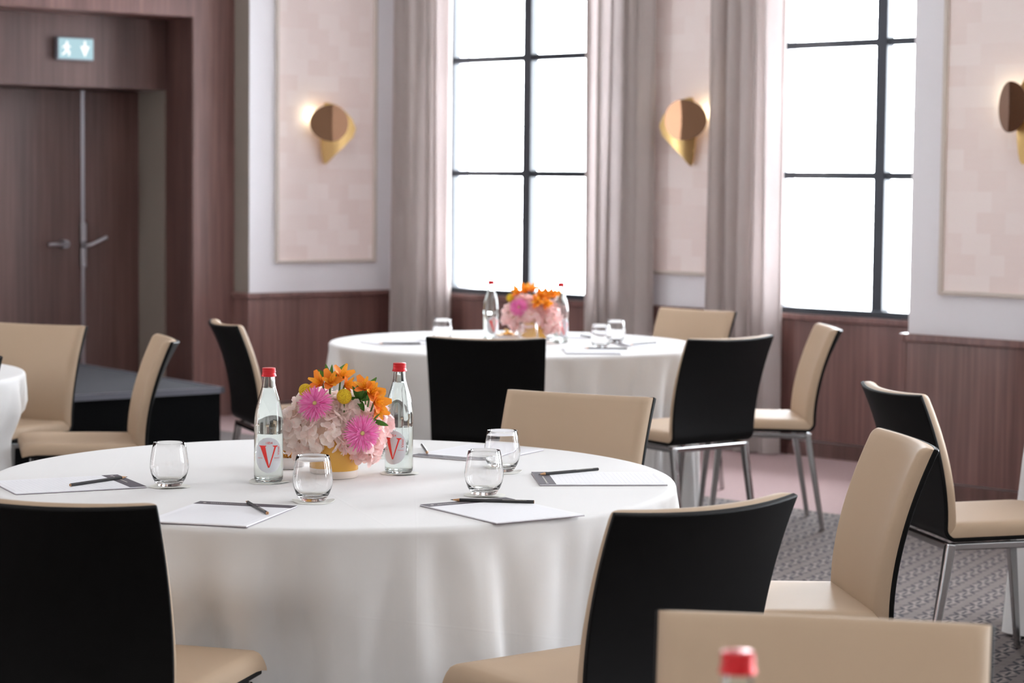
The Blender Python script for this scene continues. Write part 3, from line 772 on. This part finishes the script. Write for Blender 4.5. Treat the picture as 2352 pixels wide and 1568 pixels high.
pad_at((-.656, 5.063), R_(-14.4), 'notepad whose dark header is crossed by a short-looking pencil, behind the large black chair back', GN)
pad_at((-.021, 5.163), R_(34), 'notepad with a long pencil lying across its header in front of two tumblers', GN)
pad_at((.226, 5.74), R_(94.6), 'notepad with plum header beside the beige chair front, pencil tip on the header', GN)
pad_at((-.092, 6.27), R_(150.6), 'notepad partly behind the overlapping tumblers and the second bottle', GN)
pencil_at((-1.085, 5.478), (-.965, 5.655), PZ, 'black pencil on the ruled notepad next to the lone tumbler', GP)
pencil_at((-.552, 5.045), (-.630, 5.25), PZ, 'black pencil pointing away, its cut end showing, on the notepad behind the large black chair', GP)
pencil_at((.056, 5.267), (-.143, 5.289), PZ, 'long black pencil lying crosswise before two tumblers', GP)
pencil_at((.231, 5.89), (.063, 5.763), PZ, 'black pencil slanting over the plum-headed notepad by the beige chair', GP)
pencil_at((-.256, 6.40), (-.227, 6.165), PZ, 'black pencil behind the second bottle, near the overlapped tumbler', GP)
# far table
g2 = 'tumblers on the far table'; gb2 = 'water bottles on the far table'; gp2 = 'pencils on the far table'; gn2 = 'notepads on the far table'
glass(-.333, 10.70, 'empty tumbler on the far table below the first curtain', g2)
glass(.075, 10.45, 'empty tumbler in front of the far flower vase', g2)
glass(.413, 10.40, 'empty tumbler on the far table overlapping a second one, above two pencils', g2)
glass(.497, 10.72, 'empty tumbler on the far table, the rearmost of an overlapping pair', g2)
glass(.19, 10.86, 'empty tumbler on the far table mostly hidden by a bottle base', g2)
bottle(-.104, 10.87, R_(22), 'blurred water bottle at the far table standing clear of the flowers', gb2)
bottle(.232, 10.70, R_(24), 'blurred water bottle at the far table half behind the flowers', gb2)
pad_at((-.52, 10.58), R_(-60), 'blurred notepad on the far table below the white wall', gn2)
pad_at((.36, 10.14), R_(182), 'blurred notepad on the far table in front of the tumbler pair', gn2)
pad_at((.66, 10.62), R_(100), 'blurred notepad on the far table beside the beige chair', gn2)
pad_at((.40, 11.15), R_(160), 'blurred notepad on the far table behind the tumbler pair', gn2)
pencil_at((-.43, 10.47), (-.56, 10.45), PZ, 'blurred dark pencil on the far table below the white wall', gp2)
pencil_at((.53, 10.262), (.32, 10.268), PZ, 'blurred dark pencil on the far table in front of the tumbler pair', gp2)
pencil_at((.69, 10.68), (.54, 10.52), PZ, 'blurred dark pencil on the far table beside the beige chair', gp2)
pencil_at((.34, 11.16), (.387, 11.03), PZ, 'blurred dark pencil on the far table behind the tumbler pair', gp2)
# near edge bottle (only its cap rises into view)
bottle(.232, 2.24, R_(10), 'blurred red bottle cap in front of the nearest beige chair', None)

# ------------------------------------------------------------------ candy dish
def make_dish():
    b = MB()
    def ring(hw, z, n=6, r=.012):
        out = []
        for (sx_, sy_, a0) in ((1, 1, 0), (-1, 1, PI / 2), (-1, -1, PI), (1, -1, 1.5 * PI)):
            for k in range(n): a = a0 + PI / 2 * k / (n - 1); out.append((sx_ * (hw - r) + r * cos(a), sy_ * (hw - r) + r * sin(a), z))
        return out
    rows = [ring(.001, 0, r=.0005), ring(.046, 0), ring(.049, .002), ring(.057, .030), ring(.056, .0315), ring(.053, .0305), ring(.046, .005), ring(.001, .004, r=.0005)]
    n = len(rows[0])
    b.add([p for rw in rows for p in rw], [(i * n + k, i * n + (k + 1) % n, (i + 1) * n + (k + 1) % n, (i + 1) * n + k) for i in range(len(rows) - 1) for k in range(n)])
    return b.build('candy_dish', M['dish'], smooth=True, angle=50)
def make_candy():
    b = MB(); prof = []
    N = 26; r0 = random.Random(4); A = []
    for i in range(N + 1):
        s = -1 + 2 * i / N; x = s * .021
        if abs(s) < .52: rr = .0085 * math.sqrt(max(0, 1 - (s / .56) ** 2)) + .0018
        else: rr = .0018 + .0085 * (abs(s) - .52) / .48
        row = []
        for k in range(16):
            a = 2 * PI * k / 16; w = 1 + .22 * noise.noise((x * 260, cos(a) * 2.2, sin(a) * 2.2)) + (.45 * cos(a * 3 + i) if abs(s) > .6 else 0)
            row.append((x, rr * w * cos(a), rr * w * sin(a) * (.8 if abs(s) < .52 else .5)))
        A.append(row)
    b.add([p for r in A for p in r], [(i * 16 + k, i * 16 + (k + 1) % 16, (i + 1) * 16 + (k + 1) % 16, (i + 1) * 16 + k) for i in range(N) for k in range(16)])
    b.add(A[0], [tuple(range(16))]); b.add(A[-1], [tuple(range(16))])
    return b.build('wrapped_candy', M['gold'], smooth=True, angle=45)
def dish_with(cx, cy, rz, lab, labc, g):
    put('candy_dish', make_dish, cx, cy, TOP + .0008, rz, lab, 'dish', None)
    r = random.Random(9)
    for (x, y, z, a, tilt) in ((-.026, -.022, .022, .3, .1), (.022, -.028, .022, 1.9, .2), (.0, .024, .022, -.4, -.2), (.03, .018, .024, 1.2, .2), (-.03, .02, .024, 2.3, .0), (-.012, -.012, .037, .2, .25), (.016, -.01, .037, -.5, -.35), (.004, .012, .045, 1.0, .5)):
        c = put('candy', make_candy, cx + x * cos(rz) - y * sin(rz), cy + x * sin(rz) + y * cos(rz), TOP + z, a + rz, labc, 'candy', g)
        c.rotation_euler = (tilt * .6, tilt, a + rz)
dish_with(-.602, 5.918, .05, 'small square white dish of gold candies behind the first bottle', 'gold-wrapped candy in the dish beside the mustard vase', 'gold candies in the near dish')
dish_with(-.024, 10.78, .2, 'small white candy dish beside the far vase', 'gold-wrapped candy in the far dish', 'gold candies in the far dish')

# ------------------------------------------------------------------ flowers
def make_vase():
    root = empty('vase')
    b = MB(); b.lathe([(.0622, .0195), (.063, .0205), (.063, .112), (.0618, .1135), (.0595, .112), (.0595, .02), (0, .02)], 64); b.build('glazed_body', M['vase'], root, smooth=True, angle=50)
    b = MB(); b.lathe([(0, 0), (.0605, 0), (.0622, .0015), (.0625, .0195), (0, .0195)], 64); b.build('bare_base', M['vase_base'], root, smooth=True, angle=50)
    return root
def frame_from(n):
    n = n.normalized(); x = n.cross(Vector((0, 0, 1)));
    x = x.normalized() if x.length > .05 else Vector((1, 0, 0)); y = n.cross(x); return x, y, n
def petal_mesh(mb, c, d, n, L, W, cup=.3, tipw=.35, seg=5, wave=0.0, round_=1.0):
    """one petal from c along d with normal n"""
    d = d.normalized(); s = d.cross(n).normalized(); n = s.cross(d).normalized()
    rows = []
    for i in range(seg + 1):
        f = i / seg
        w = W * (math.sin(PI * min(1, .12 + f * .83)) ** round_) * (1 - (1 - tipw) * f * .3) / 2 + W * .03
        if i == seg: w = W * .12 * tipw * 2
        base = c + d * (L * f) + n * (cup * L * f * f + wave * L * sin(f * 7))
        rows.append([base - s * w + n * (.18 * w), base - s * (w * .5) + n * .02 * w, base - n * .06 * w, base + s * (w * .5) + n * .02 * w, base + s * w + n * (.18 * w)])
    mb.grid(rows)
def hydrangea(c, rad, m, seed, lab, g, nfl=70):
    r = random.Random(seed); mb = MB()
    k = 0; N = nfl
    for i in range(N):
        z = 1 - 2 * (i + .5) / N
        a = i * 2.39996 + r.uniform(-.25, .25); q = math.sqrt(1 - z * z)
        n = Vector((q * cos(a), q * sin(a), z)); 
        if n.z < -.75: continue
        n = (n + Vector((r.uniform(-.7, .7), r.uniform(-.7, .7), r.uniform(-.35, 1.15)))).normalized()
        p = Vector((q * cos(a), q * sin(a), z)) * (rad * r.uniform(.84, 1.05)); x, y, nn_ = frame_from(n); a0 = r.uniform(0, PI)
        L = .0165 * r.uniform(.8, 1.2)
        for j in range(4):
            d = x * cos(a0 + j * PI / 2) + y * sin(a0 + j * PI / 2)
            petal_mesh(mb, p, d + nn_ * r.uniform(.0, .35), nn_, L, L * 1.15, r.uniform(-.4, .4), .9, 5, r.uniform(-.06, .06), .55)
    o = empty('hydrangea', c); tag(o, lab, 'flower', g)
    h = mb.build('flower_head', m, o, smooth='all', fix=False)
    core = MB(); core.lathe([(rad * .58 * sin(PI * t_ / 10), -rad * .58 * cos(PI * t_ / 10)) for t_ in range(11)], 16); core.build('floret_stems', mat('hyd_core', srgb(214, 190, 168), .9) if 'hc' not in first else first['hc'], o, smooth='all')
    return o
first['hc'] = mat('hydrangea_core', srgb(216, 190, 170), .9)
def gerbera(c, n, rad, seed, lab, g):
    r = random.Random(seed); o = empty('gerbera', c); tag(o, lab, 'flower', g); n = Vector(n).normalized(); x, y, n = frame_from(n); mb = MB()
    for ring, (num, L, lift) in enumerate(((46, 1.0, .10), (42, .88, .24), (32, .64, .5), (22, .40, .9))):
        for j in range(num):
            a = 2 * PI * (j + r.uniform(-.3, .3)) / num + ring * .1; d = x * cos(a) + y * sin(a); LL = rad * L * r.uniform(.88, 1.06)
            petal_mesh(mb, d * (rad * .10) + n * (.001 * ring), d + n * (lift + r.uniform(-.12, .12)), n, LL, rad * .10, r.uniform(-.25, .05), .9, 5, 0, .6)
    mb.build('petals', M['ger'], o, smooth='all', fix=False)
    ce_ = MB(); mm = Matrix((x, y, n)).transposed(); ce_.lathe([(0, rad * .17), (rad * .08, rad * .16), (rad * .13, rad * .10), (rad * .15, .0)], 16, (0, 0, 0), m=mm); ce_.build('centre', M['ger_c'], o, smooth='all')
    s_ = MB(); s_.tube([(0, 0, 0), tuple(-n * rad * .5), tuple(-n * rad * .8 + Vector((0, .02, -.05)))], .0028, 8); s_.build('stem', M['stem'], o, smooth=True)
    return o
def craspedia(c, rad, lab, g):
    o = empty('craspedia', c); tag(o, lab, 'flower', g)
    b = MB(); b.lathe([(rad * sin(PI * k / 20), -rad * cos(PI * k / 20)) for k in range(21)], 32); b.build('ball_head', M['cras'], o, smooth='all')
    b = MB(); b.tube([(0, 0, -rad * .95), (0, .004, -.06)], .0018, 8); b.build('stem', M['stem'], o)
    return o
def alstro(c, n, size, seed, lab, g):
    r = random.Random(seed); o = empty('alstroemeria', c); tag(o, lab, 'flower', g); x, y, n = frame_from(Vector(n)); mb = MB(); th = MB()
    for j in range(6):
        a = 2 * PI * j / 6 + r.uniform(-.12, .12); d = x * cos(a) + y * sin(a)
        if j % 2: petal_mesh(mb, Vector((0, 0, 0)), d * .62 + n * .95, n, size * r.uniform(.85, 1.0), size * .52, -.25, 1.0, 6, 0, .7)
        else: petal_mesh(th, Vector((0, 0, 0)), d * .42 + n * 1.0, n, size * r.uniform(.85, .95), size * .32, -.22, .8, 6, 0, .8)
    mb.build('outer_petals', M['alst'], o, smooth='all', fix=False); th.build('inner_petals', M['alst_in'], o, smooth='all', fix=False)
    s_ = MB()
    for j in range(5):
        a = 2 * PI * j / 5; s_.tube([(0, 0, 0), tuple(n * size * .7 + (x * cos(a) + y * sin(a)) * size * .12)], .0008, 5)
    s_.build('stamens', M['alst_c'], o)
    s_ = MB(); s_.tube([(0, 0, 0), tuple(-n * size * .35 + Vector((0, .004, -.03)))], .0024, 6); s_.build('stem', M['stem'], o, smooth=True)
    return o
m = petal('alstroemeria_inner', [srgb(250, 176, 50), srgb(252, 188, 60), srgb(246, 160, 44)], .2); M['alst_in'] = m; t = NT(m)
fl_ = t.noise(t.mapping(t.obj(), (900, 900, 260)), 1, 1, .5); src = t.p.inputs['Base Color'].links[0].from_socket
t.base(t.mix(t.math('MULTIPLY', t.math('GREATER_THAN', fl_, .66), .6), src, srgb(120, 50, 20)))
def sprig(c, tips, seed, lab, g):
    """leafy sprig: several slim leaves from one stem"""
    r = random.Random(seed); o = empty('leaf_sprig', c); tag(o, lab, 'foliage', g)
    for tp in tips:
        d = Vector(tp); mb = MB(); n = Vector((r.uniform(-.4, .4), -1, r.uniform(.1, .8))); L = d.length
        petal_mesh(mb, Vector((0, 0, 0)), d, n, L, L * r.uniform(.24, .34), r.uniform(-.2, .2), .25, 6); mb.build('leaf', M['leaf'], o, smooth='all', fix=False)
    s_ = MB(); s_.tube([(0, 0, 0), (0, .01, -.06)], .002, 6); s_.build('stem', M['stem'], o)
    return o
def arrangement(vx, vy, far=False):
    w = 'far' if far else 'near'
    put('vase', make_vase, vx, vy, TOP + .0008, 0, 'mustard yellow ceramic vase with bare pale base on the near table' if not far else 'blurred mustard vase of flowers on the far table', 'vase', None)
    B = TOP + .0008
    P = lambda x, y, z: (vx + x, vy + y, B + z)
    gh = 'hydrangea heads in the %s vase' % w; sc_ = 1.0
    hs = [(-.083, -.035, .128, .062, 'hyd'), (-.015, -.062, .128, .064, 'hyd'), (.070, -.050, .118, .058, 'hydp'), (.088, .02, .135, .056, 'hydp'), (-.04, .03, .158, .064, 'hyd'), (.03, .03, .160, .06, 'hyd'), (-.062, -.025, .085, .045, 'hyd'), (.082, -.03, .078, .042, 'hydp'), (-.01, -.045, .165, .05, 'hyd'), (.04, -.045, .165, .046, 'hyd'), (-.055, -.035, .175, .048, 'hyd')]
    lh = ['blush hydrangea head beside the first bottle', 'blush hydrangea head at the front centre above the vase rim', 'pink hydrangea head behind the lower gerbera', 'pink hydrangea head against the second bottle', 'blush hydrangea head under the upper gerbera', 'blush hydrangea head under the orange blooms', 'drooping hydrangea cluster over the candy dish side of the vase', 'drooping pink hydrangea cluster over the hidden tumbler', 'blush hydrangea head beneath the yellow ball', 'blush hydrangea head between the yellow ball and the lower gerbera', 'blush hydrangea head directly behind the upper gerbera']
    for k, (x, y, z, r, mm) in enumerate(hs):
        if not far: hydrangea(P(x, y, z), r, M[mm], 50 + k, lh[k], gh, 104 if k < 6 else 76)
        else: hydrangea(P(x * 1.05, y, z + .005), r, M['hydp'], 150 + k, 'blurred pink hydrangea head in the far vase', gh, 66)
    if not far:
        g1 = 'pink gerberas in the near vase'
        gerbera(P(-.039, -.112, .200), (-.25, -1, .45), .043, 1, 'bright pink gerbera high up beside the yellow ball flower', g1)
        gerbera(P(.080, -.112, .126), (.35, -1, .05), .044, 2, 'bright pink gerbera low down towards the second bottle', g1)
        g3 = 'craspedia balls in the near vase'
        craspedia(P(.0325, -.085, .216), .0195, 'yellow ball flower in the middle between gerbera and orange blooms', g3)
        craspedia(P(-.068, -.06, .228), .0175, 'yellow ball flower peeping out behind the upper gerbera', g3)
        g4 = 'orange alstroemerias in the near vase'
        for k, (x, y, z, n, s_) in enumerate(((-.026, -.05, .244, (-.6, -.7, .45), .043), (-.006, -.055, .246, (.15, -.9, .5), .044), (.020, -.045, .256, (.35, -.6, .8), .045), (.030, -.05, .240, (.7, -.6, .25), .036), (.083, -.06, .232, (-.1, -.8, .7), .042), (.097, -.065, .222, (.45, -.8, .35), .044), (.107, -.065, .200, (.7, -.7, .1), .046), (.112, -.06, .185, (.5, -.6, -.55), .038))):
            alstro(P(x, y, z), n, s_, 60 + k, ['orange alstroemeria bloom at the outer side of the top cluster', 'orange alstroemeria bloom facing forward in the top cluster', 'tallest orange alstroemeria bloom of the vase', 'orange alstroemeria bloom just above the yellow ball', 'orange alstroemeria bloom at the top of the cluster by the second bottle', 'orange alstroemeria bloom in the middle of the cluster by the second bottle', 'golden orange alstroemeria bloom touching the second bottle', 'lowest orange alstroemeria bloom hanging by the second bottle'][k], g4)
        g5 = 'leaf sprigs in the near vase'
        sprig(P(-.008, -.02, .245), [(-.012, 0, .048), (.004, .0, .047), (-.03, -.01, .034), (.042, .01, .05), (.024, -.03, .012), (.04, -.03, .018), (.012, -.035, -.004)], 3, 'green leaf sprig among the top orange cluster', g5)
        sprig(P(.066, -.05, .205), [(.002, .0, .062), (.05, .0, .055), (-.012, -.02, .035), (.03, -.03, .022), (.012, -.05, -.012), (.02, -.04, -.03), (.072, -.01, .026), (.01, -.05, .022), (-.02, -.04, .008)], 4, 'green leaf sprig under the orange cluster by the second bottle', g5)
        sprig(P(.105, -.075, .155), [(.042, -.02, -.016), (.02, -.03, .02)], 5, 'slim green leaf pointing at the neck of the second bottle', g5)
    else:
        gerbera(P(-.07, -.10, .175), (-.2, -1, .2), .042, 11, 'blurred bright pink gerbera in the far vase', None)
        craspedia(P(-.11, -.04, .215), .02, 'blurred yellow ball flower in the far vase', None)
        for k, (x, y, z, n, s_) in enumerate(((-.07, -.03, .235, (-.5, -.7, .5), .05), (-.04, -.04, .24, (-.1, -.7, .8), .055), (-.01, -.02, .245, (.1, -.6, .9), .05), (.03, -.05, .225, (.2, -.9, .3), .055), (.06, -.04, .225, (.4, -.8, .4), .055), (.085, -.03, .228, (.6, -.6, .5), .05), (.02, -.09, .20, (-.2, -1, .1), .05), (.055, -.09, .195, (.3, -1, .0), .045))):
            alstro(P(x, y, z), n, s_, 80 + k, 'blurred orange alstroemeria bloom in the far vase', 'orange alstroemerias in the far vase')
arrangement(-.457, 5.743)
arrangement(.101, 10.68, True)

# ------------------------------------------------------------------ lights
w = bpy.data.worlds.new('sky'); scene.world = w; w.use_nodes = True
bg = w.node_tree.nodes['Background']; bg.inputs[0].default_value = (.88, .94, 1.0, 1); bg.inputs[1].default_value = 32.0
# recessed ceiling downlights as bare area lights; last row each way added as frontal fill
for iu in range(4):
    for iv in range(4):
        u = 3.0 + iu * 2.6; o = 3.0 + iv * 2.6
        p = FW(u, o, CEIL - .001); 
        ld = bpy.data.lights.new('downlight_and_fill', 'AREA'); ld.shape = 'DISK'; ld.size = .22; ld.energy = 3 if max(iu, iv) < 3 else 13; ld.color = (1, .98, .95); ld.spread = R_(100 if max(iu, iv) < 3 else 145)
        lo = bpy.data.objects.new('downlight_and_fill', ld); COL.objects.link(lo); lo.location = (p[0], p[1], CEIL - .02)
# ------------------------------------------------------------------ camera
cam = bpy.data.cameras.new('camera'); co = bpy.data.objects.new('camera', cam); COL.objects.link(co)
f, pt, ro, H = 5141.4, .070594, .0101325, 1.518
cam.sensor_width = 36; cam.lens = f / 2352 * 36; cam.clip_start = .05; cam.clip_end = 200
right = Vector((1, 0, 0)); up = Vector((0, sin(pt), cos(pt))); fw = Vector((0, cos(pt), -sin(pt)))
r2 = right * cos(ro) + up * sin(ro); u2 = -right * sin(ro) + up * cos(ro)
mw = Matrix((r2, u2, -fw)).transposed().to_4x4(); mw.translation = Vector((0, 0, H)); co.matrix_world = mw
cam.dof.use_dof = True; cam.dof.focus_distance = 5.5; cam.dof.aperture_fstop = 4.7
scene.camera = co
scene.view_settings.view_transform = 'Standard'; scene.view_settings.look = 'None'; scene.view_settings.gamma = 1; scene.view_settings.exposure = -0.25
try: scene.view_settings.use_curve_mapping = False
except Exception: pass
scene.cycles.max_bounces = 16; scene.cycles.transmission_bounces = 14; scene.cycles.transparent_max_bounces = 16; scene.cycles.diffuse_bounces = 5; scene.cycles.use_denoising = True
